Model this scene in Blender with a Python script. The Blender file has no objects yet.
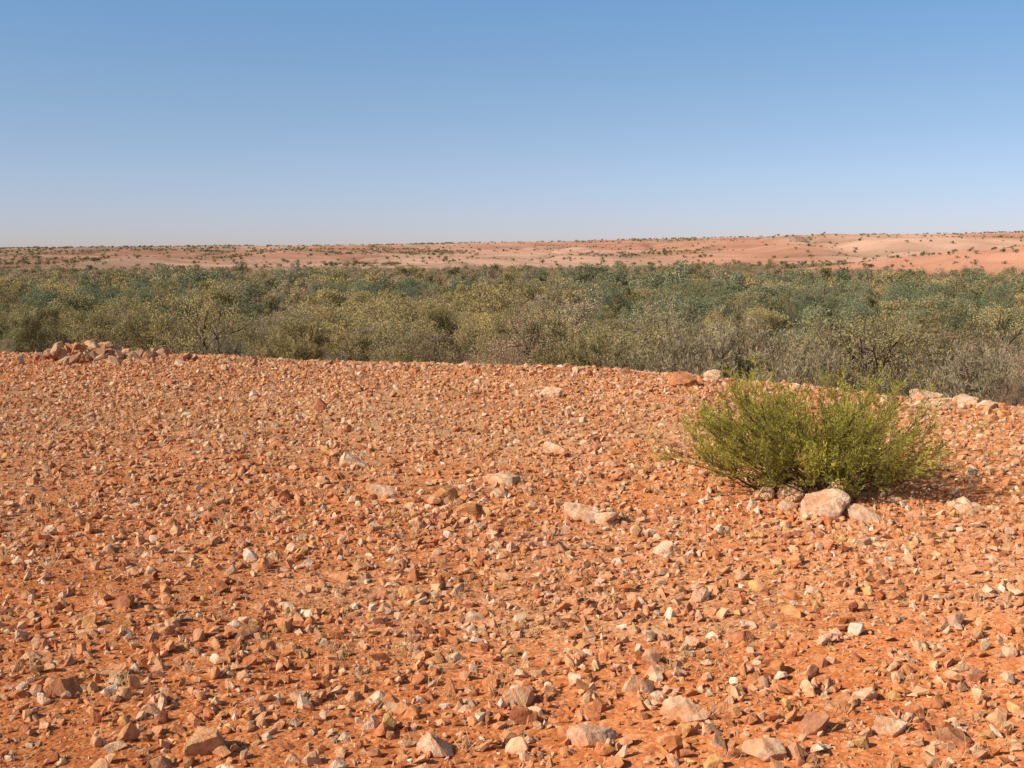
import bpy, math, numpy as np
from mathutils import Vector, Matrix
import bmesh
rng = np.random.default_rng(7)
scene = bpy.context.scene
scene.view_settings.view_transform='Standard'
scene.view_settings.look='None'
scene.view_settings.exposure=0

# ------------------------------------------------------------------ noise
def vnoise(x,y,seed=0):
    xi=np.floor(x).astype(np.int64); yi=np.floor(y).astype(np.int64)
    xf=x-xi; yf=y-yi
    u=xf*xf*(3-2*xf); v=yf*yf*(3-2*yf)
    def h(a,b):
        n=(a*374761393+b*668265263+seed*1442695041)&0xffffffff
        n=((n^(n>>13))*1274126177)&0xffffffff
        n=(n^(n>>16))&0xffffffff
        return n/4294967295.0
    return (h(xi,yi)*(1-u)+h(xi+1,yi)*u)*(1-v)+(h(xi,yi+1)*(1-u)+h(xi+1,yi+1)*u)*v
def fbm(x,y,oct=4,seed=0):
    s=0;a=0.5;t=0
    for i in range(oct):
        s=s+a*vnoise(x*2**i+17.3*i,y*2**i-9.1*i,seed+i); t+=a; a*=0.5
    return s/t
def sstep(a,b,x):
    t=np.clip((x-a)/(b-a),0,1); return t*t*(3-2*t)

# ------------------------------------------------------------------ terrain
DEP=9.5
_ex=np.linspace(-300,300,6001)
_ey=np.interp(_ex,[-300,-60,-20,-8.5,0,1.2,2.5,4.5,5.4,8,15,40,100,300],[80,34,23.5,20.6,18.0,17.3,16.3,14.1,13.1,10.8,5.5,-5,-30,-100])
_k=np.ones(9)/9
_ey=np.convolve(np.pad(_ey,4,'edge'),_k,'valid')
def sdist(x,y):
    ye=np.interp(x,_ex,_ey)
    return (y-ye)*0.9+0.5*(fbm(x*0.5,y*0.5,2,5)-0.5)
def spurf(x,y):
    return 18.5*np.exp(-((x-292)/120)**2-((y-570)/95)**2)*(0.5+1.0*fbm(x*0.022,y*0.022,4,51))
def gully(x,y): return np.abs(fbm(x*0.0050+0.8*fbm(x*0.004,y*0.002,2,35),y*0.0030,3,33)-0.5)
def height(x,y):
    x=np.asarray(x,float); y=np.asarray(y,float)
    s=np.maximum(sdist(x,y),0)
    drop=0.28*(np.sqrt(s*s+9)-3)
    base=-DEP*(1-np.exp(-drop/DEP))
    near=1-sstep(25,80,np.hypot(x,y))
    micro=near*(0.10*(fbm(x*0.35,y*0.35,2,11)-0.5)+0.05*(fbm(x*2.2,y*2.2,3,12)-0.5))
    valley=sstep(60,200,y)*1.6*(fbm(x*0.01,y*0.01,3,21)-0.5)
    hx=np.interp(x,[-4000,-1035,-430,-125,180,460,750,1035,2500,4000],[4,8,12,19,25,31,37,43,55,50])
    t=sstep(750,2500,y+300*(fbm(x*0.002,0*y,2,41)-0.5))
    mid=t*(1-t)*4
    lf=0.40+0.60*sstep(-500,300,x)
    r0=np.exp(-((y-1020-200*(fbm(x*0.002,0*y,2,42)-0.5))/110)**2)*(1+13*sstep(0.4,0.65,fbm(x*0.0055+9,0*y,3,48)))
    r1=np.exp(-((y-1350-260*(fbm(x*0.0016,0*y,2,43)-0.5))/150)**2)*(1+28*sstep(0.40,0.66,fbm(x*0.0045,0*y,3,44)))
    r2=np.exp(-((y-1800-300*(fbm(x*0.0016,0*y,2,45)-0.5))/170)**2)*(1+28*sstep(0.40,0.66,fbm(x*0.004,0*y,3,46)))
    far=(hx+DEP)*t*(0.74+0.26*sstep(0.7,1,t)) + lf*(r0+(r1+r2)*0.66) -mid*9*sstep(0.06,0.0,gully(x,y)) + mid*9*(fbm(x*0.011,y*0.005,4,47)-0.5)+ t*(fbm(x*0.004,0*y,2,37)-0.5)*4
    far=far*(1-0.5*sstep(2600,6000,y))
    return base+micro+valley+far+spurf(x,y)

# ------------------------------------------------------------------ mesh helper
def make_mesh(name,V,F,mats,col=None,matidx=None,smooth=False):
    V=np.asarray(V,np.float32); F=np.asarray(F,np.int32)
    me=bpy.data.meshes.new(name)
    n=F.shape[1]
    me.vertices.add(len(V)); me.vertices.foreach_set('co',V.ravel())
    me.loops.add(F.size); me.loops.foreach_set('vertex_index',F.ravel())
    me.polygons.add(len(F))
    me.polygons.foreach_set('loop_start',np.arange(0,F.size,n,dtype=np.int32))
    try: me.polygons.foreach_set('loop_total',np.full(len(F),n,np.int32))
    except Exception: pass
    me.polygons.foreach_set('use_smooth',np.full(len(F),smooth,bool))
    for m in mats: me.materials.append(m)
    if matidx is not None: me.polygons.foreach_set('material_index',np.asarray(matidx,np.int32))
    if col is not None:
        a=me.attributes.new('col','FLOAT_COLOR','POINT')
        c=np.ones((len(V),4),np.float32); c[:,:3]=col
        a.data.foreach_set('color',c.ravel())
    me.update(calc_edges=True)
    return me
def add_obj(name,me,loc=(0,0,0),rz=0,sc=1):
    o=bpy.data.objects.new(name,me); scene.collection.objects.link(o)
    o.location=loc; o.rotation_euler=(0,0,rz)
    o.scale=(sc,sc,sc) if np.isscalar(sc) else sc
    return o

# ------------------------------------------------------------------ materials
def new_mat(name):
    m=bpy.data.materials.new(name); m.use_nodes=True
    nt=m.node_tree; nt.nodes.clear()
    return m,nt,nt.nodes,nt.links
def N(ns,t,**kw):
    n=ns.new(t)
    for k,v in kw.items(): setattr(n,k,v)
    return n
def mixc(ns,ln,fac,a,b,mode='MIX'):
    n=ns.new('ShaderNodeMix'); n.data_type='RGBA'; n.blend_type=mode
    for s,v in ((n.inputs[0],fac),(n.inputs[6],a),(n.inputs[7],b)):
        if isinstance(v,bpy.types.NodeSocket): ln.new(v,s)
        else: s.default_value=v if not isinstance(v,tuple) else (*v,1)
    return n.outputs[2]
def ramp(ns,ln,inp,pts):
    r=ns.new('ShaderNodeValToRGB'); ln.new(inp,r.inputs[0])
    e=r.color_ramp.elements
    while len(e)<len(pts): e.new(0.5)
    for i,(p,c) in enumerate(pts):
        e[i].position=p; e[i].color=(*c,1) if len(c)==3 else c
    return r.outputs[0]
def noise(ns,ln,vec,scale,detail=4,rough=0.55):
    n=ns.new('ShaderNodeTexNoise'); n.inputs['Scale'].default_value=scale
    n.inputs['Detail'].default_value=detail; n.inputs['Roughness'].default_value=rough
    ln.new(vec,n.inputs['Vector']); return n.outputs['Fac']

def ground_material():
    m,nt,ns,ln=new_mat('desert_soil')
    out=N(ns,'ShaderNodeOutputMaterial'); b=N(ns,'ShaderNodeBsdfDiffuse')
    b.inputs['Roughness'].default_value=0.8
    geo=N(ns,'ShaderNodeNewGeometry'); P=geo.outputs['Position']
    at=N(ns,'ShaderNodeAttribute',attribute_name='col')
    n1=noise(ns,ln,P,1.3,3); n2=noise(ns,ln,P,14,4,0.7)
    g1=ramp(ns,ln,n1,[(0.3,(0.85,0.80,0.77)),(0.7,(1.1,1.15,1.2))])
    g2=ramp(ns,ln,n2,[(0.3,(0.78,0.72,0.68)),(0.5,(1,1,1)),(0.75,(1.15,1.3,1.45))])
    c=mixc(ns,ln,1.0,at.outputs['Color'],g1,'MULTIPLY')
    c=mixc(ns,ln,1.0,c,g2,'MULTIPLY')
    v=N(ns,'ShaderNodeTexVoronoi'); v.inputs['Scale'].default_value=55; ln.new(P,v.inputs['Vector'])
    sep=N(ns,'ShaderNodeSeparateColor'); ln.new(v.outputs['Color'],sep.inputs[0])
    gr=ramp(ns,ln,sep.outputs[0],[(0.0,(0.75,0.7,0.65)),(0.5,(1,1,1)),(0.82,(1.1,1.3,1.4)),(1.0,(1.3,1.8,2.2))])
    c=mixc(ns,ln,0.8,c,gr,'MULTIPLY')
    n4=noise(ns,ln,P,0.012,4,0.6)
    g4=ramp(ns,ln,n4,[(0.35,(0.76,0.72,0.69)),(0.65,(1.08,1.10,1.12))])
    c=mixc(ns,ln,1.0,c,g4,'MULTIPLY')
    ln.new(c,b.inputs['Color'])
    bp=N(ns,'ShaderNodeBump'); bp.inputs['Strength'].default_value=0.8; bp.inputs['Distance'].default_value=0.012
    ad=N(ns,'ShaderNodeMath',operation='ADD'); ln.new(n2,ad.inputs[0])
    mu=N(ns,'ShaderNodeMath',operation='MULTIPLY'); mu.inputs[1].default_value=-0.6; ln.new(v.outputs['Distance'],mu.inputs[0])
    ln.new(mu.outputs[0],ad.inputs[1])
    ln.new(ad.outputs[0],bp.inputs['Height']); ln.new(bp.outputs[0],b.inputs['Normal'])
    ln.new(b.outputs[0],out.inputs[0]); return m

def stone_material():
    m,nt,ns,ln=new_mat('stone')
    out=N(ns,'ShaderNodeOutputMaterial'); b=N(ns,'ShaderNodeBsdfDiffuse')
    b.inputs['Roughness'].default_value=0.5
    geo=N(ns,'ShaderNodeNewGeometry'); P=geo.outputs['Position']
    at=N(ns,'ShaderNodeAttribute',attribute_name='col')
    n1=noise(ns,ln,P,26,5,0.7); n3=noise(ns,ln,P,11,3,0.6)
    st=ramp(ns,ln,n3,[(0.44,(0,0,0)),(0.62,(0.68,0.68,0.68))])
    c=mixc(ns,ln,st,at.outputs['Color'],(0.68,0.29,0.12))
    g1=ramp(ns,ln,n1,[(0.28,(0.60,0.49,0.41)),(0.5,(1,1,1)),(0.72,(1.16,1.21,1.22))])
    c=mixc(ns,ln,1.0,c,g1,'MULTIPLY')
    ln.new(c,b.inputs['Color'])
    bp=N(ns,'ShaderNodeBump'); bp.inputs['Strength'].default_value=0.9; bp.inputs['Distance'].default_value=0.02
    ln.new(n1,bp.inputs['Height']); ln.new(bp.outputs[0],b.inputs['Normal'])
    ln.new(b.outputs[0],out.inputs[0]); return m

def leaf_material(name,base,trans=0.35,var=0.25):
    m,nt,ns,ln=new_mat(name)
    out=N(ns,'ShaderNodeOutputMaterial')
    at=N(ns,'ShaderNodeAttribute',attribute_name='col')
    oi=N(ns,'ShaderNodeObjectInfo')
    lo=tuple(1-var*k for k in (1.0,0.95,1.0)); hi=tuple(1+var*k for k in (1.15,0.9,0.8))
    r=ramp(ns,ln,oi.outputs['Random'],[(0,lo),(0.5,(1,1,1)),(1,hi)])
    c=mixc(ns,ln,1.0,at.outputs['Color'],(*base,),'MULTIPLY')
    c=mixc(ns,ln,1.0,c,r,'MULTIPLY')
    d=N(ns,'ShaderNodeBsdfDiffuse'); t=N(ns,'ShaderNodeBsdfTranslucent')
    ln.new(c,d.inputs[0]); ln.new(c,t.inputs[0])
    mx=N(ns,'ShaderNodeMixShader'); mx.inputs[0].default_value=trans
    ln.new(d.outputs[0],mx.inputs[1]); ln.new(t.outputs[0],mx.inputs[2])
    ln.new(mx.outputs[0],out.inputs[0]); return m
def bark_material(name,base):
    m,nt,ns,ln=new_mat(name)
    out=N(ns,'ShaderNodeOutputMaterial'); b=N(ns,'ShaderNodeBsdfDiffuse')
    tc=N(ns,'ShaderNodeTexCoord')
    n1=noise(ns,ln,tc.outputs['Object'],12,4)
    c=ramp(ns,ln,n1,[(0.3,tuple(v*0.6 for v in base)),(0.7,tuple(v*1.3 for v in base))])
    ln.new(c,b.inputs[0]); ln.new(b.outputs[0],out.inputs[0]); return m

M_ground=ground_material(); M_stone=stone_material()
M_bark=bark_material('grey_bark',(0.14,0.10,0.075))
M_stem=bark_material('shrub_stem',(0.15,0.11,0.055))

# ------------------------------------------------------------------ ground sheet
ang=np.unique(np.concatenate([np.arange(-180,-45,2.5),np.arange(-45,45,0.25),np.arange(45,180,2.5)]))
ang=np.radians(ang)
rad=np.concatenate([[0.02],np.linspace(0.15,1,10),1.018**np.arange(1,530)])
A,R=np.meshgrid(ang,rad)
X=R*np.sin(A); Y=R*np.cos(A); Z=height(X,Y)
V=np.stack([X,Y,Z],-1).reshape(-1,3)
na=len(ang); nr=len(rad)
i,j=np.meshgrid(np.arange(nr-1),np.arange(na),indexing='ij')
j2=(j+1)%na
F=np.stack([i*na+j,(i+1)*na+j,(i+1)*na+j2,i*na+j2],-1).reshape(-1,4)[:, ::-1]
dd=np.hypot(V[:,0],V[:,1])
soil=np.array([0.69,0.235,0.085]); pale=np.array([0.70,0.355,0.18]); val=np.array([0.36,0.20,0.11]); hill=np.array([0.56,0.31,0.205]); hillred=np.array([0.51,0.235,0.145])  # both hill tones are paled: distance haze put into the base colour
pn=sstep(0.42,0.68,fbm(V[:,0]*0.45,V[:,1]*0.45,3,71))[:,None]
pband=np.exp(-((V[:,1]-12.5)/2.6)**2)[:,None]*0.7
kk=np.clip(pn*0.55+pband,0,1)
col=soil*(1-kk)+pale*kk
k=sstep(24,60,dd)[:,None]; col=col*(1-k)+val*k
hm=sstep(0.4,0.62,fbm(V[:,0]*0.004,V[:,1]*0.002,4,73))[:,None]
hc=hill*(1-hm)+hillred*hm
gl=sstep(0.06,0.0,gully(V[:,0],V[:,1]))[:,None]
hc=hc*(1-gl*0.65)+np.array([0.23,0.155,0.10])*gl*0.65  # scrubby gullies darkened: relief shadow painted into the hill colour
veg_shade=sstep(0.50,0.66,fbm(V[:,0]*0.007,V[:,1]*0.0035,4,65))[:,None]*0.55
hc=hc*(1-veg_shade)+np.array([0.29,0.18,0.11])*veg_shade  # scrub cover tint that also paints relief shadow on the slopes
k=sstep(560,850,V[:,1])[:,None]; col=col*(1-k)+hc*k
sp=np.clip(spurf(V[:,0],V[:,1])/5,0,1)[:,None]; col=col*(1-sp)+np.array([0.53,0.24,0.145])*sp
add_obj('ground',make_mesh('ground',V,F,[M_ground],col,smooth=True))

# ------------------------------------------------------------------ stones
def hull_template(npts,seed,flat=0.85,bevel=0.0):
    r=np.random.default_rng(seed)
    p=r.normal(size=(npts,3)); p/=np.linalg.norm(p,axis=1)[:,None]
    p*=r.uniform(0.7,1.2,(npts,1)); p*=np.array([1,r.uniform(0.6,0.95),flat*r.uniform(0.7,1)])
    p=np.clip(p,-0.85,0.85)
    bm=bmesh.new()
    for q in p: bm.verts.new(q)
    res=bmesh.ops.convex_hull(bm,input=bm.verts)
    for v in [v for v in bm.verts if not v.link_faces]: bm.verts.remove(v)
    if bevel>0:
        bmesh.ops.dissolve_limit(bm,angle_limit=0.25,verts=bm.verts,edges=bm.edges)
        bmesh.ops.bevel(bm,geom=list(bm.edges),offset=bevel,segments=1,affect='EDGES',clamp_overlap=True)
    bmesh.ops.triangulate(bm,faces=bm.faces)
    bm.verts.ensure_lookup_table(); bm.verts.index_update()
    V=np.array([v.co[:] for v in bm.verts]); F=np.array([[v.index for v in f.verts] for f in bm.faces])
    bm.free(); return V,F
def euler_mats(rx,ry,rz):
    cx,sx,cy,sy,cz,sz=np.cos(rx),np.sin(rx),np.cos(ry),np.sin(ry),np.cos(rz),np.sin(rz)
    z=np.zeros_like(rx);o=np.ones_like(rx)
    RX=np.stack([o,z,z,z,cx,-sx,z,sx,cx],-1).reshape(-1,3,3)
    RY=np.stack([cy,z,sy,z,o,z,-sy,z,cy],-1).reshape(-1,3,3)
    RZ=np.stack([cz,-sz,z,sz,cz,z,z,z,o],-1).reshape(-1,3,3)
    return RZ@RY@RX
def merge(templates,tid,pos,R,sc,colr):
    Vs=[];Fs=[];Cs=[];off=0
    for t,(tv,tf) in enumerate(templates):
        m=np.where(tid==t)[0]
        if len(m)==0: continue
        v=tv[None]*sc[m][:,None,:]
        v=np.einsum('kij,kvj->kvi',R[m],v)+pos[m][:,None,:]
        nv=len(tv)
        f=tf[None]+(np.arange(len(m))*nv)[:,None,None]+off
        Vs.append(v.reshape(-1,3));Fs.append(f.reshape(-1,3)); Cs.append(np.repeat(colr[m],nv,0)); off+=nv*len(m)
    return np.vstack(Vs),np.vstack(Fs),np.vstack(Cs)
pal=np.array([[0.68,0.27,0.115],[0.74,0.37,0.19],[0.79,0.48,0.285],[0.83,0.59,0.39],[0.73,0.43,0.17],[0.42,0.15,0.075],[0.58,0.34,0.22],[0.58,0.19,0.08],[0.87,0.70,0.53]])
pw=np.array([0.18,0.22,0.22,0.12,0.05,0.08,0.04,0.06,0.04]); pw/=pw.sum()
def rand_cols(n,w=pw):
    c=pal[rng.choice(len(pal),n,p=w)]*rng.uniform(0.75,1.08,(n,1))
    return np.clip(c*(1+rng.normal(0,0.02,(n,3))),0,0.9)
def scatter(density,ymax,smin,smax,power,densfn,seed):
    r=np.random.default_rng(seed)
    n=int(density*(2*(0.56*ymax+2.5))*(ymax-1.5))
    x=r.uniform(-1,1,n)*(0.56*ymax+2.5); y=r.uniform(1.5,ymax,n)
    keep=(sdist(x,y)<2.5)&(np.abs(x)<0.56*y+2.5)&(r.random(n)<densfn(x,y))
    x=x[keep];y=y[keep];n=len(x)
    u=r.random(n)
    s=(smin**(-power)+u*(smax**(-power)-smin**(-power)))**(-1/power)
    return x,y,s,r
dens=lambda x,y: np.clip(0.45+1.6*sstep(0.3,0.7,fbm(x*0.8,y*0.8,3,81)),0,1)*(1-0.3*np.exp(-((y-12.5)/2.2)**2)*(x<2))
T_med=[hull_template(n,100+i) for i,n in enumerate([9,10,11,12,12,13,14,9,10,11,12,13,14,16,10,12])]
T_big=[hull_template(n,200+i,0.9,0.05) for i,n in enumerate([11,12,13,14,12,13,15,11])]
T_peb=[hull_template(n,300+i) for i,n in enumerate([6,7,7,8])]
def build_stones(x,y,s,r,T,up=0.15,tilt=0.5,flat=(0.65,1.1)):
    n=len(x)
    sc=np.stack([s*r.uniform(0.8,1.25,n),s*r.uniform(0.7,1.1,n),s*r.uniform(*flat,n)],-1)
    z=height(x,y)+up*s*r.uniform(0.0,1.6,n)
    R=euler_mats(r.normal(0,tilt,n),r.normal(0,tilt,n),r.uniform(0,6.283,n))
    return merge(T,r.integers(0,len(T),n),np.stack([x,y,z],-1),R,sc,rand_cols(n))
parts=[]
x,y,s,r=scatter(360,26,0.016,0.052,1.35,dens,1); parts.append(build_stones(x,y,s,r,T_med,up=0.28)); n1=len(x)
x,y,s,r=scatter(12,26,0.034,0.072,1.8,dens,2); parts.append(build_stones(x,y,s,r,T_big,up=0.25,tilt=0.5,flat=(0.7,1.1)))
x,y,s,r=scatter(900,10,0.006,0.016,1.2,lambda x,y:np.clip(0.5+dens(x,y),0,1)*(1-0.7*sstep(6,10,y)),3); parts.append(build_stones(x,y,s,r,T_peb,up=0.25))
off=0;VV=[];FF=[];CC=[]
for v,f,c in parts: VV.append(v);FF.append(f+off);CC.append(c);off+=len(v)
add_obj('stones',make_mesh('stones',np.vstack(VV),np.vstack(FF),[M_stone],np.vstack(CC)))

_bm=bmesh.new(); bmesh.ops.create_icosphere(_bm,subdivisions=5,radius=1)
ICO_V=np.array([v.co[:] for v in _bm.verts]); ICO_F=np.array([[v.index for v in f.verts] for f in _bm.faces]); _bm.free()
def boulder_mesh(name,seed,dims,colr,rough=0.06,cuts=16,dr=(0.45,0.8)):
    r=np.random.default_rng(seed); V=ICO_V.copy()
    for k in range(cuts):
        n=r.normal(size=3); n/=np.linalg.norm(n); d=r.uniform(*dr)
        t=V@n-d; m=t>0; V[m]-=np.outer(t[m]*0.97,n)
    V*=1.0/np.abs(V).max(0)
    for fq,a in ((2.0,rough),(5.5,rough*0.7),(14,rough*0.35),(30,rough*0.15)):
        d=(vnoise(V[:,0]*fq+V[:,2]*fq*0.7+50,V[:,1]*fq-V[:,2]*fq*0.6+50,seed)-0.5)*2*a
        V=V*(1+d[:,None])
    V*=np.array(dims)
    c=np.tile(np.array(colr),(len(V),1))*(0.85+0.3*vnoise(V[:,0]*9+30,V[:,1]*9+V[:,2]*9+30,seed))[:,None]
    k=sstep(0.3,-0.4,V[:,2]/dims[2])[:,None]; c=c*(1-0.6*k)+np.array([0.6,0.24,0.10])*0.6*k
    return make_mesh(name,V,ICO_F,[M_stone],c,smooth=False)
def put_boulder(name,seed,x,y,dims,colr,rz=0,up=0.25,tilt=(0,0),**kw):
    me=boulder_mesh(name,seed,dims,colr,**kw)
    o=add_obj(name,me,(x,y,float(height(x,y))+dims[2]*up),rz); o.rotation_euler=(tilt[0],tilt[1],rz); return o
PALE=(0.76,0.54,0.37); GREY=(0.64,0.43,0.29); RED=(0.42,0.17,0.09)
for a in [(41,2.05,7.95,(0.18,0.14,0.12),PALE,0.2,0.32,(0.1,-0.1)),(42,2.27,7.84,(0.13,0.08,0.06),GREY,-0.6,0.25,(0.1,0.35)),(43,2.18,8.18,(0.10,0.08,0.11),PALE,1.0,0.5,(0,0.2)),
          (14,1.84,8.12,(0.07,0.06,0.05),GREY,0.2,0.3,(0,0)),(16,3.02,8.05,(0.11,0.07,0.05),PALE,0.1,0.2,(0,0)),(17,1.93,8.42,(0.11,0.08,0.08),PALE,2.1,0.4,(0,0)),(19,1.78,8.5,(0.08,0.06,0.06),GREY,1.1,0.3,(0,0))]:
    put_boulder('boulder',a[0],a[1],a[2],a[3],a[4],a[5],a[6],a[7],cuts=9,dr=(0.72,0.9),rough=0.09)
def g(px,py):
    v=(384-py)/1236; yy=.9943+v*.1063; zz=-.1063+v*.9943; t=1.72/-zz
    return (px-512)/1236*t,yy*t
rocks=[(686,388,.22,.17,.15,RED),(350,467,.16,.13,.09,PALE),(384,497,.15,.11,.08,GREY),(584,519,.15,.12,.08,PALE),(606,521,.11,.1,.07,PALE),(505,484,.17,.11,.09,(0.68,.43,.28)),
 (448,500,.11,.09,.10,(.66,.34,.14)),(684,718,.10,.07,.06,(.68,.43,.28)),(592,742,.09,.07,.05,GREY),(436,748,.07,.06,.06,GREY),(640,605,.055,.045,.035,PALE),(668,552,.10,.09,.06,PALE),
 (467,516,.11,.08,.07,(.5,.22,.1)),(410,592,.07,.06,.055,(.68,.40,.18)),(244,636,.08,.05,.045,(.3,.15,.09)),(520,700,.06,.06,.06,(.68,.38,.22)),(868,700,.06,.05,.045,PALE),
 (812,735,.07,.05,.05,(.45,.2,.12)),(890,735,.06,.05,.05,PALE),(960,512,.11,.09,.07,PALE),(765,762,.08,.06,.05,GREY),(205,752,.08,.06,.06,(.64,.35,.18)),(552,455,.15,.12,.09,PALE),
 (925,399,.20,.16,.12,PALE),(945,403,.18,.14,.09,PALE),(965,404,.2,.16,.11,PALE),(985,410,.16,.14,.09,PALE),(940,411,.13,.1,.08,PALE),(715,379,.16,.14,.10,PALE),(320,410,.12,.1,.11,(.38,.13,.08)),
 (60,700,.08,.06,.06,RED),(124,612,.07,.06,.05,RED),(548,396,.18,.12,.09,PALE),(740,640,.06,.05,.05,(.42,.15,.08)),(700,600,.07,.06,.05,(.66,.4,.25)),(950,742,.07,.05,.05,(.35,.15,.09))]
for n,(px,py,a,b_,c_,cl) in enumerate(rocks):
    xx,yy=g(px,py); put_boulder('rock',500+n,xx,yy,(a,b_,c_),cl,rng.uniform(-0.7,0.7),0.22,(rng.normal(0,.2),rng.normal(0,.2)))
n=150; r=np.random.default_rng(77)
px=np.concatenate([r.normal(112,36,110),r.uniform(40,390,40)])
X0=(px-512)/1236*20.3; Y0=np.interp(X0,_ex,_ey)+r.normal(-0.3,0.55,n)
s=np.concatenate([r.uniform(0.05,0.15,110),r.uniform(0.05,0.09,40)])
stk=np.concatenate([r.uniform(0,0.24,110)*np.exp(-((px[:110]-88)/28)**2),np.zeros(40)])
sc=np.stack([s*1.2,s,s*0.8],-1)
v,f,c=merge(T_big,r.integers(0,8,n),np.stack([X0,Y0,height(X0,Y0)+s*0.3+stk],-1),euler_mats(r.normal(0,.5,n),r.normal(0,.5,n),r.uniform(0,6.28,n)),sc,
   pal[r.choice([1,2,6,3,2,6],n)]*r.uniform(0.6,0.9,(n,1)))
add_obj('rock_pile',make_mesh('rock_pile',v,f,[M_stone],c))
n=170; X0=r.uniform(-3,7,n); Y0=np.interp(X0,_ex,_ey)+r.normal(0,0.35,n); s=r.uniform(0.03,0.09,n)
sc=np.stack([s*1.2,s,s*0.8],-1)
v,f,c=merge(T_big,r.integers(0,8,n),np.stack([X0,Y0,height(X0,Y0)+s*0.3],-1),euler_mats(r.normal(0,.4,n),r.normal(0,.4,n),r.uniform(0,6.28,n)),sc,rand_cols(n))
add_obj('rim_stones',make_mesh('rim_stones',v,f,[M_stone],c))

# ------------------------------------------------------------------ vegetation builders
def perp(d,r):
    a=r.normal(size=3); a-=a@d*d; return a/np.linalg.norm(a)
def tube(pts,rads,sides,Vs,Fs,off):
    pts=np.array(pts); n=len(pts)
    t=np.gradient(pts,axis=0); t/=np.linalg.norm(t,axis=1)[:,None]+1e-9
    up=np.array([0.3,0.2,0.9]); a=np.cross(t,up); a/=np.linalg.norm(a,axis=1)[:,None]+1e-9; b=np.cross(t,a)
    th=np.arange(sides)/sides*2*np.pi
    ring=pts[:,None]+np.array(rads)[:,None,None]*(a[:,None]*np.cos(th)[None,:,None]+b[:,None]*np.sin(th)[None,:,None])
    Vs.append(ring.reshape(-1,3))
    i,j=np.meshgrid(np.arange(n-1),np.arange(sides),indexing='ij'); j2=(j+1)%sides
    Fs.append((np.stack([i*sides+j,i*sides+j2,(i+1)*sides+j2,(i+1)*sides+j],-1).reshape(-1,4)+off))
    return off+n*sides
def leaves(P,D,L,W,r):
    n=len(P)
    D=D/np.linalg.norm(D,axis=1)[:,None]
    s=np.cross(D,r.normal(size=(n,3))); s/=np.linalg.norm(s,axis=1)[:,None]+1e-9
    L=L[:,None];W=W[:,None]
    V=np.stack([P,P+D*L*0.5+s*W*0.5,P+D*L,P+D*L*0.5-s*W*0.5],1)
    F=np.arange(4*n).reshape(n,4); return V.reshape(-1,3),F
def make_tree(name,seed,H,Wd,mat,stems=3,nleaf=6500,LL=0.20,LW=0.085,spread=0.5,low=0.25,levels=3,bark=None,upleaf=0.2,clump=0.2,thick=0.02):
    r=np.random.default_rng(seed); Vs=[];Fs=[];off=0;tips=[]
    def grow(p,d,l,rad,lev):
        nonlocal off
        pts=[p]; q=p.copy(); dd=d.copy()
        for k in range(3):
            dd=dd+r.normal(0,0.16,3)+np.array([0,0,0.06]); dd/=np.linalg.norm(dd)
            q=q+dd*l/3; pts.append(q.copy())
        off=tube(pts,np.linspace(rad,rad*0.55,4),5 if lev<2 else 3,Vs,Fs,off)
        if lev>=levels:
            tips.append((pts[1],0.6));tips.append((pts[2],0.8)); tips.append((pts[3],1.0)); return
        nb=r.integers(3,5)
        for k in range(nb):
            ti=r.integers(1,4) if k else 3
            nd=dd*0.75+perp(dd,r)*r.uniform(0.45,0.95)*(0.7+spread); nd[2]+=0.12; nd[2]=max(nd[2],-0.15); nd/=np.linalg.norm(nd)
            grow(pts[ti],nd,l*r.uniform(0.6,0.85),rad*0.5,lev+1)
    for k in range(stems):
        a=k/stems*6.283+r.uniform(0,1); tl=spread*r.uniform(0.5,1.2)
        d=np.array([math.cos(a)*tl,math.sin(a)*tl,1.0]); d/=np.linalg.norm(d)
        grow(np.array([math.cos(a)*0.12,math.sin(a)*0.12,-0.3]),d,H*0.42*r.uniform(0.8,1.15),H*thick,0)
    BV=np.vstack(Vs);BF=np.vstack(Fs)
    tp=np.array([t[0] for t in tips]); tw=np.array([t[1] for t in tips])*r.uniform(0.1,1.9,len(tips))
    tonet=r.uniform(0.7,1.3,len(tp))
    sx=Wd/2/np.percentile(np.hypot(tp[:,0],tp[:,1]),93); sz=H*0.90/np.percentile(tp[:,2],97)
    def comp(P):
        z=P[:,2]*sz; lim=H*0.9; z=np.where(z>lim,lim+(z-lim)*0.25,z)
        return np.stack([P[:,0]*sx,P[:,1]*sx,z],-1)
    BV=comp(BV); tp=comp(tp)
    m=r.choice(len(tp),nleaf,p=tw/tw.sum())
    P=tp[m]+r.normal(0,clump*H/5,(nleaf,3))*np.array([1,1,0.7])
    kp=P[:,2]>low*H*r.random(len(P)); P=P[kp]; m=m[kp]
    n=len(P)
    D=r.normal(size=(n,3))+np.array([0,0,upleaf])
    LV,LF=leaves(P,D,LL*r.uniform(0.6,1.3,n),LW*r.uniform(0.7,1.3,n),r)
    tint=np.ones((4*n,3))*np.repeat(tonet[m],4)[:,None]*(1+np.repeat(r.normal(0,0.08,(n,3)),4,0))
    Vv=np.vstack([BV,LV]); Ff=np.vstack([BF,LF+len(BV)])
    cc=np.vstack([np.ones((len(BV),3)),tint])
    mi=np.concatenate([np.zeros(len(BF),int),np.ones(len(LF),int)])
    return make_mesh(name,Vv,Ff,[bark or M_bark,mat],cc,mi)
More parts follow.
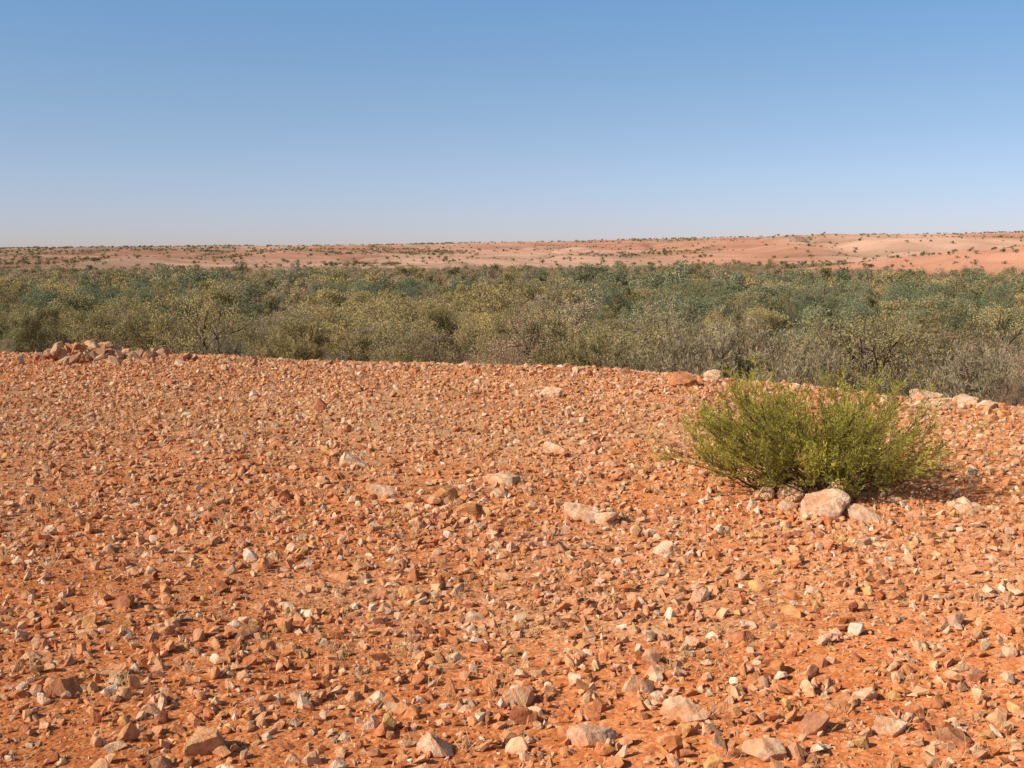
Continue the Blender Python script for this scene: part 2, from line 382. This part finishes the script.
def make_bush(name,seed,Rx,H,mat,nst=90,ntw=9,ntl=3,nlf=26,LL=0.024,LW=0.006,srad=0.006,base=0.18,twl=0.2,stem=None,maxpol=82,irreg=0.15):
    r=np.random.default_rng(seed); Vs=[];Fs=[];off=0; LP=[];LD=[];LT=[]
    sd=H/0.87
    for k in range(nst):
        az=r.uniform(0,6.283); pol=math.radians(maxpol*math.sqrt(r.random()))
        lob=1+0.12*math.sin(az*3+seed)+0.07*math.sin(az*5+pol*4+seed)
        tipr=(1-irreg+r.uniform(-irreg,irreg)*0.95)*lob
        tip=np.array([math.sin(pol)*math.cos(az)*Rx,math.sin(pol)*math.sin(az)*Rx,(math.cos(pol)**0.75)*H*0.93+0.08*H])*tipr
        b=np.array([r.normal(0,base),r.normal(0,base),-0.03*sd])
        mid=b*0.5+tip*0.5; mid[2]*=0.78; mid[:2]*=1.08
        ts=np.linspace(0,1,7)[:,None]
        pts=(1-ts)**2*b+2*ts*(1-ts)*mid+ts**2*tip
        pts[1:]+=r.normal(0,0.012*sd,(6,3))
        off=tube(pts,np.linspace(srad,srad*0.3,7),4,Vs,Fs,off)
        stone=r.uniform(0.7,1.25)
        for j in range(ntw):
            t=r.uniform(0.3,1.0)**0.8*6; i0=min(int(t),5); p=pts[i0]+(pts[i0+1]-pts[i0])*(t-i0)
            d=(pts[i0+1]-pts[i0]); d/=np.linalg.norm(d)
            d=d*0.8+perp(d,r)*r.uniform(0.3,0.9)+np.array([0,0,0.35]); d/=np.linalg.norm(d)
            l=twl*r.uniform(0.5,1.1); e=p+d*l
            off=tube([p,(p+e)/2+r.normal(0,0.008*sd,3),e],[srad*0.35,srad*0.28,srad*0.15],3,Vs,Fs,off)
            for q in range(ntl):
                p2=p+(e-p)*r.uniform(0.15,0.9); d2=d*0.9+perp(d,r)*r.uniform(0.3,0.8)+np.array([0,0,0.25]); d2/=np.linalg.norm(d2)
                l2=l*r.uniform(0.35,0.7)
                u=r.random(nlf)[:,None]
                LP.append(p2+d2*l2*u); LD.append(d2+r.normal(0,0.55,(nlf,3))); LT.append(np.full(nlf,stone*r.uniform(0.8,1.2)))
    P=np.vstack(LP);D=np.vstack(LD);T=np.concatenate(LT);n=len(P)
    P[:,2]=np.maximum(P[:,2],0.02)
    LV,LF=leaves(P,D,LL*r.uniform(0.6,1.4,n),LW*r.uniform(0.7,1.3,n),r)
    BV=np.vstack(Vs);BF=np.vstack(Fs)
    tint=np.repeat(T[:,None]*(1+r.normal(0,0.07,(n,3))),4,0)
    mi=np.concatenate([np.zeros(len(BF),int),np.ones(len(LF),int)])
    return make_mesh(name,np.vstack([BV,LV]),np.vstack([BF,LF+len(BV)]),[stem or M_stem,mat],np.vstack([np.ones((len(BV),3)),tint]),mi)

L_hero=leaf_material('hero_leaf',(0.47,0.41,0.085),0.42,0.0)
L_olive=leaf_material('olive_leaf',(0.41,0.325,0.15),0.25,0.28)
L_grey=leaf_material('greygreen_leaf',(0.44,0.35,0.22),0.25,0.25)
L_dark=leaf_material('dark_leaf',(0.25,0.23,0.11),0.25,0.28)
L_blue=leaf_material('bluegreen_leaf',(0.255,0.265,0.15),0.25,0.28)
L_brown=leaf_material('brown_leaf',(0.44,0.30,0.19),0.25,0.25)

hx,hy=2.15,8.75
add_obj('acacia_bush',make_bush('acacia_bush',3,1.06,0.86,L_hero,nst=135,ntw=10,ntl=3,nlf=19,LW=0.0058,irreg=0.2,twl=0.23),(hx,hy,float(height(hx,hy))))

SPEC=[(5.0,5.5,L_olive,4,1,.1,1,1),(4.6,5.0,L_olive,3,2,.1,1,1),(5.5,5.0,L_olive,3,3,.2,1,1),(4.8,5.2,L_grey,4,4,.1,.85,1),(4.2,5.0,L_grey,5,5,.05,.85,1),
      (5.5,5.0,L_blue,3,6,.1,1,1.2),(6.0,4.6,L_blue,3,7,.1,1,1.2),(4.6,4.6,L_dark,3,8,.1,1,1.1),(4.6,5.0,L_brown,4,9,.15,.7,.7),(4.2,4.8,L_brown,4,10,.1,.8,.9)]
T=[]; TH=[]
def tier(nl,LL,LW,tag,clump=0.2):
    ids=[]
    for (H,Wd,mat,st,sd,low,fs,de) in SPEC:
        T.append(make_tree('%s_%d'%(tag,sd),sd,H,Wd,mat,st,int(nl*de),LL*fs,LW*fs,0.55 if sd in(2,5) else 0.5,low,clump=clump if mat is not L_blue else clump*1.25)); TH.append(H); ids.append(len(T)-1)
    return np.array(ids)
NEAR=tier(22000,0.095,0.042,'near',0.17)
MID=tier(5000,0.19,0.09,'mid',0.17)
FAR=tier(1400,0.36,0.18,'far',0.18)
b0=len(T)
T.append(make_bush('b0',11,2.2,3.2,L_grey,nst=70,ntw=10,ntl=3,nlf=16,LL=0.13,LW=0.022,srad=0.02,base=0.25,twl=0.7,irreg=0.2)); TH.append(3.2)
T.append(make_bush('b1',12,2.0,2.7,L_olive,nst=70,ntw=10,ntl=3,nlf=16,LL=0.13,LW=0.026,srad=0.02,base=0.25,twl=0.6,irreg=0.2)); TH.append(2.7)
# open-crowned tree with limbs showing
T.append(make_tree('open_tree',21,5.0,6.4,L_olive,3,9000,0.095,0.042,0.8,0.55,clump=0.14,thick=0.028)); TH.append(5.0)
TH=np.array(TH); OPEN=len(T)-1
lib=bpy.data.collections.new('tree_library')
for k,me in enumerate(T):
    o=bpy.data.objects.new('tree_kind_%02d'%k,me); lib.objects.link(o)

def gn_scatter(name,P,idx,rot,scl):
    me=bpy.data.meshes.new(name); me.vertices.add(len(P)); me.vertices.foreach_set('co',np.asarray(P,np.float32).ravel())
    a=me.attributes.new('idx','INT','POINT'); a.data.foreach_set('value',np.asarray(idx,np.int32))
    a=me.attributes.new('rot','FLOAT_VECTOR','POINT'); a.data.foreach_set('vector',np.asarray(rot,np.float32).ravel())
    a=me.attributes.new('scl','FLOAT_VECTOR','POINT'); a.data.foreach_set('vector',np.asarray(scl,np.float32).ravel())
    me.update()
    o=add_obj(name,me)
    ng=bpy.data.node_groups.new(name+'_gn','GeometryNodeTree')
    ng.interface.new_socket('Geometry',in_out='INPUT',socket_type='NodeSocketGeometry')
    ng.interface.new_socket('Geometry',in_out='OUTPUT',socket_type='NodeSocketGeometry')
    ns=ng.nodes;ln=ng.links
    gi=ns.new('NodeGroupInput');go=ns.new('NodeGroupOutput')
    ip=ns.new('GeometryNodeInstanceOnPoints'); ci=ns.new('GeometryNodeCollectionInfo')
    ci.inputs['Collection'].default_value=lib
    ci.inputs['Separate Children'].default_value=True; ci.inputs['Reset Children'].default_value=True
    def na(nm,t):
        q=ns.new('GeometryNodeInputNamedAttribute'); q.data_type=t; q.inputs['Name'].default_value=nm
        return [s for s in q.outputs if s.enabled and s.name=='Attribute'][0]
    ln.new(gi.outputs[0],ip.inputs['Points']); ln.new(ci.outputs[0],ip.inputs['Instance'])
    ip.inputs['Pick Instance'].default_value=True
    ln.new(na('idx','INT'),ip.inputs['Instance Index']); ln.new(na('rot','FLOAT_VECTOR'),ip.inputs['Rotation']); ln.new(na('scl','FLOAT_VECTOR'),ip.inputs['Scale'])
    ln.new(ip.outputs[0],go.inputs[0])
    mod=o.modifiers.new('scatter','NODES'); mod.node_group=ng
    return o

r=np.random.default_rng(5)
gx=[];gy=[]
yv=34.0
while yv<800:
    sp=4.9+0.0022*yv
    w=yv*0.60+20
    xs=np.arange(-w,w,sp); xs=xs+r.uniform(-0.5,0.5,len(xs))*sp*1.3
    gx.append(xs); gy.append(yv+r.uniform(-0.6,0.6,len(xs))*sp); yv+=sp
x=np.concatenate(gx);y=np.concatenate(gy)
z=height(x,y)
s_=sdist(x,y)
lim=fbm(x*0.008,y*0.008,3,61)
keep=(z<-4.0)&(s_>16)&(y<650+240*(lim-0.5)+90*np.clip(x/250,-1,1))&((z<-7.0)|(y<200))&(spurf(x,y)<1.5)
keep&=r.random(len(x))<np.clip(0.65+0.8*fbm(x*0.05,y*0.05,2,62),0,1)*np.where(s_<30,0.6,1)
x=x[keep];y=y[keep];z=z[keep]
u=x/y
pb=sstep(0.48,0.55,fbm(x*0.035+3,y*0.018,3,63)+0.08*sstep(-0.05,0.12,u)-0.09*(u<-0.1))*sstep(75,130,y)*(1-0.75*sstep(240,400,y))
other=r.choice([0,1,2,3,4,7,8,9],len(x),p=[.17,.16,.15,.14,.11,.10,.07,.10])
blue=r.choice([5,6,7,2,0,3],len(x),p=[.30,.26,.14,.10,.10,.10])
idx=np.where(r.random(len(x))<pb,blue,other)
farm=(y>300)&(r.random(len(x))<0.6); idx=np.where(farm&(idx<3),r.choice([3,4,9,8],len(x)),idx)  # distant olive trees become paler grey-brown kinds, haze carried by leaf colour
fin=np.where(y<105,NEAR[idx],np.where(y<230,MID[idx],FAR[idx]))
bs=(r.random(len(x))<0.14)&(y<230); fin=np.where(bs,r.choice([b0,b0+1],len(x)),fin)
ot=(r.random(len(x))<0.10)&(y<160)&~bs; fin=np.where(ot,OPEN,fin)
n=len(x); sc=(r.uniform(0.55,1.15,n)+0.4*(r.random(n)<0.12))*(1-0.28*sstep(250,600,y))
zs=sc*r.uniform(0.9,1.15,n)
# trees higher on the bank are shorter
cap=(1.72-(0.020+r.uniform(0,0.028,n)*sstep(220,60,y)+0.010*sstep(120,40,y))*y-z)/(TH[fin]*1.02)
zs=np.where(y<260,np.minimum(zs,np.maximum(cap,0.35)),zs)
sc=np.minimum(sc,zs*1.25)
scl=np.stack([sc*r.uniform(0.85,1.15,n),sc*r.uniform(0.85,1.15,n),zs],-1)
gn_scatter('woodland',np.stack([x,y,z-0.1],-1),fin,np.stack([np.zeros(n),np.zeros(n),r.uniform(0,6.28,n)],-1),scl)
n=90000; x=r.uniform(-1900,1900,n); y=r.uniform(450,2650,n)
gl=gully(x,y)
dn=0.15+0.9*sstep(0.05,0.0,gl)+0.9*sstep(0.52,0.68,fbm(x*0.007,y*0.0035,4,65))+0.7*(y<720)
keep=(r.random(n)<dn*0.45)&(np.abs(x/y)<0.70)&((y>720)|(spurf(x,y)>1.5))
x=x[keep];y=y[keep];n=len(x)
sc=r.uniform(0.3,1.0,n)**1.3*np.where(y<900,0.6,1.0); scl=np.stack([sc,sc,sc*0.75],-1)
gn_scatter('hillside_shrubs',np.stack([x,y,height(x,y)-0.1],-1),FAR[r.choice([0,3,7,7,1,7],n)],np.stack([np.zeros(n),np.zeros(n),r.uniform(0,6.28,n)],-1),scl)

def stand(name,kind,px,dist,top,wid=1.0,rz=0):
    xx=(px-512)/1236*dist; yy=dist; zz=float(height(xx,yy))
    ztop=1.72-(top-252)/1236*dist
    s=(ztop-zz)/TH[kind]
    add_obj(name,T[kind],(xx,yy,zz-0.05),rz,(s*wid,s*wid,s))
stand('acacia_tree',NEAR[7],32,40,300,0.75,0.5)
stand('acacia_tree',OPEN,195,48,286,0.75,2.0)
stand('acacia_tree',NEAR[0],110,60,296,0.8,2.6)
stand('shrub',b0+1,292,30,330,0.8,1.0)
stand('shrub',b0,672,36,316,0.85,0.3)
stand('shrub',b0,745,33,308,0.8,2.3)
stand('acacia_tree',OPEN,875,38,304,0.6,4.3)
stand('acacia_tree',NEAR[3],640,70,296,0.8,1.3)
stand('shrub',b0,808,30,332,0.8,1.3)
stand('shrub',b0,1003,27,334,0.85,3.3)
stand('shrub',b0,935,30,344,0.85,5.3)
stand('dry_shrub',NEAR[9],1010,17,374,0.9,1.9)
stand('shrub',b0+1,590,44,332,0.9,3.9)
stand('acacia_tree',NEAR[2],430,70,294,0.75,5.9)
stand('acacia_tree',NEAR[1],530,62,308,0.8,1.9)
stand('shrub',NEAR[4],-5,30,335,0.8,0.9)

# ------------------------------------------------------------------ dry grass
def grass(name,n,xr,yr,seed,hh,colr,weightband):
    r=np.random.default_rng(seed)
    x=r.uniform(*xr,n);y=r.uniform(*yr,n)
    k=(sdist(x,y)<1.5)&(r.random(n)<weightband(x,y)); x=x[k];y=y[k];n=len(x)
    nb=14
    X=np.repeat(x,nb)+r.normal(0,0.02,n*nb);Y=np.repeat(y,nb)+r.normal(0,0.02,n*nb)
    P=np.stack([X,Y,height(X,Y)],-1)
    D=np.stack([r.normal(0,0.55,n*nb),r.normal(0,0.55,n*nb),r.uniform(0.4,1,n*nb)],-1)
    L=np.repeat(r.uniform(0.4,1.2,n),nb)*hh*r.uniform(0.5,1,n*nb)
    V,F=leaves(P,D,L,np.full(n*nb,0.003),r)
    c=np.repeat(np.repeat(r.uniform(0.75,1.15,n),nb),4)[:,None]*np.ones(3)
    m=leaf_material(name+'_blade',colr,0.3,0)
    add_obj(name,make_mesh(name,V,F,[m],c))
grass('dry_grass',12000,(-10,9),(2.5,20),9,0.09,(0.70,0.50,0.27),lambda x,y: np.clip(0.12+sstep(0.45,0.7,fbm(x*0.6,y*0.6,3,91))*0.6+0.7*np.exp(-((y-12.5)/2.5)**2),0,1))

# ------------------------------------------------------------------ light, sky, camera
EL=math.radians(34); AZ=math.radians(240)
w=bpy.data.worlds.new('World'); scene.world=w; w.use_nodes=True
ns=w.node_tree.nodes; ln=w.node_tree.links; ns.clear()
wo=ns.new('ShaderNodeOutputWorld'); bg=ns.new('ShaderNodeBackground'); sky=ns.new('ShaderNodeTexSky')
sky.sky_type='NISHITA'; sky.sun_disc=False; sky.sun_elevation=EL; sky.sun_rotation=AZ
sky.altitude=300; sky.air_density=1.0; sky.dust_density=1.5; sky.ozone_density=1.5
tc=ns.new('ShaderNodeTexCoord'); mp=ns.new('ShaderNodeVectorMath'); mp.operation='MULTIPLY'; mp.inputs[1].default_value=(1,1,1.9)
ad=ns.new('ShaderNodeVectorMath'); ad.operation='ADD'; ad.inputs[1].default_value=(0,0,0.04)
nm=ns.new('ShaderNodeVectorMath'); nm.operation='NORMALIZE'
ln.new(tc.outputs['Generated'],mp.inputs[0]); ln.new(mp.outputs[0],ad.inputs[0]); ln.new(ad.outputs[0],nm.inputs[0]); ln.new(nm.outputs[0],sky.inputs[0])
sx=ns.new('ShaderNodeSeparateXYZ'); ln.new(tc.outputs['Generated'],sx.inputs[0])
hz=ramp(ns,ln,sx.outputs[2],[(0.0,(0.96,0.75,0.84)),(0.06,(1.05,0.95,0.97)),(0.12,(1.03,1.06,1.05)),(0.21,(0.92,1.18,1.28)),(0.45,(0.87,0.82,0.76))])
c=mixc(ns,ln,1.0,sky.outputs[0],hz,'MULTIPLY')
ln.new(c,bg.inputs[0]); bg.inputs[1].default_value=0.149; ln.new(bg.outputs[0],wo.inputs[0])
sl=bpy.data.lights.new('sun','SUN'); sl.energy=4.9; sl.angle=math.radians(0.5); sl.color=(1.0,0.91,0.76)
so=bpy.data.objects.new('sun',sl); scene.collection.objects.link(so)
to_sun=Vector((math.cos(EL)*math.sin(AZ),math.cos(EL)*math.cos(AZ),math.sin(EL)))
so.rotation_euler=to_sun.to_track_quat('Z','Y').to_euler(); so.location=(0,0,30)

cd=bpy.data.cameras.new('camera'); cam=bpy.data.objects.new('camera',cd); scene.collection.objects.link(cam)
cd.sensor_width=36; cd.lens=36*1236/1024; cd.clip_end=30000; cd.clip_start=0.05
cam.location=(0,0,1.72); cam.rotation_euler=(math.radians(90-6.1),0,0)
scene.camera=cam
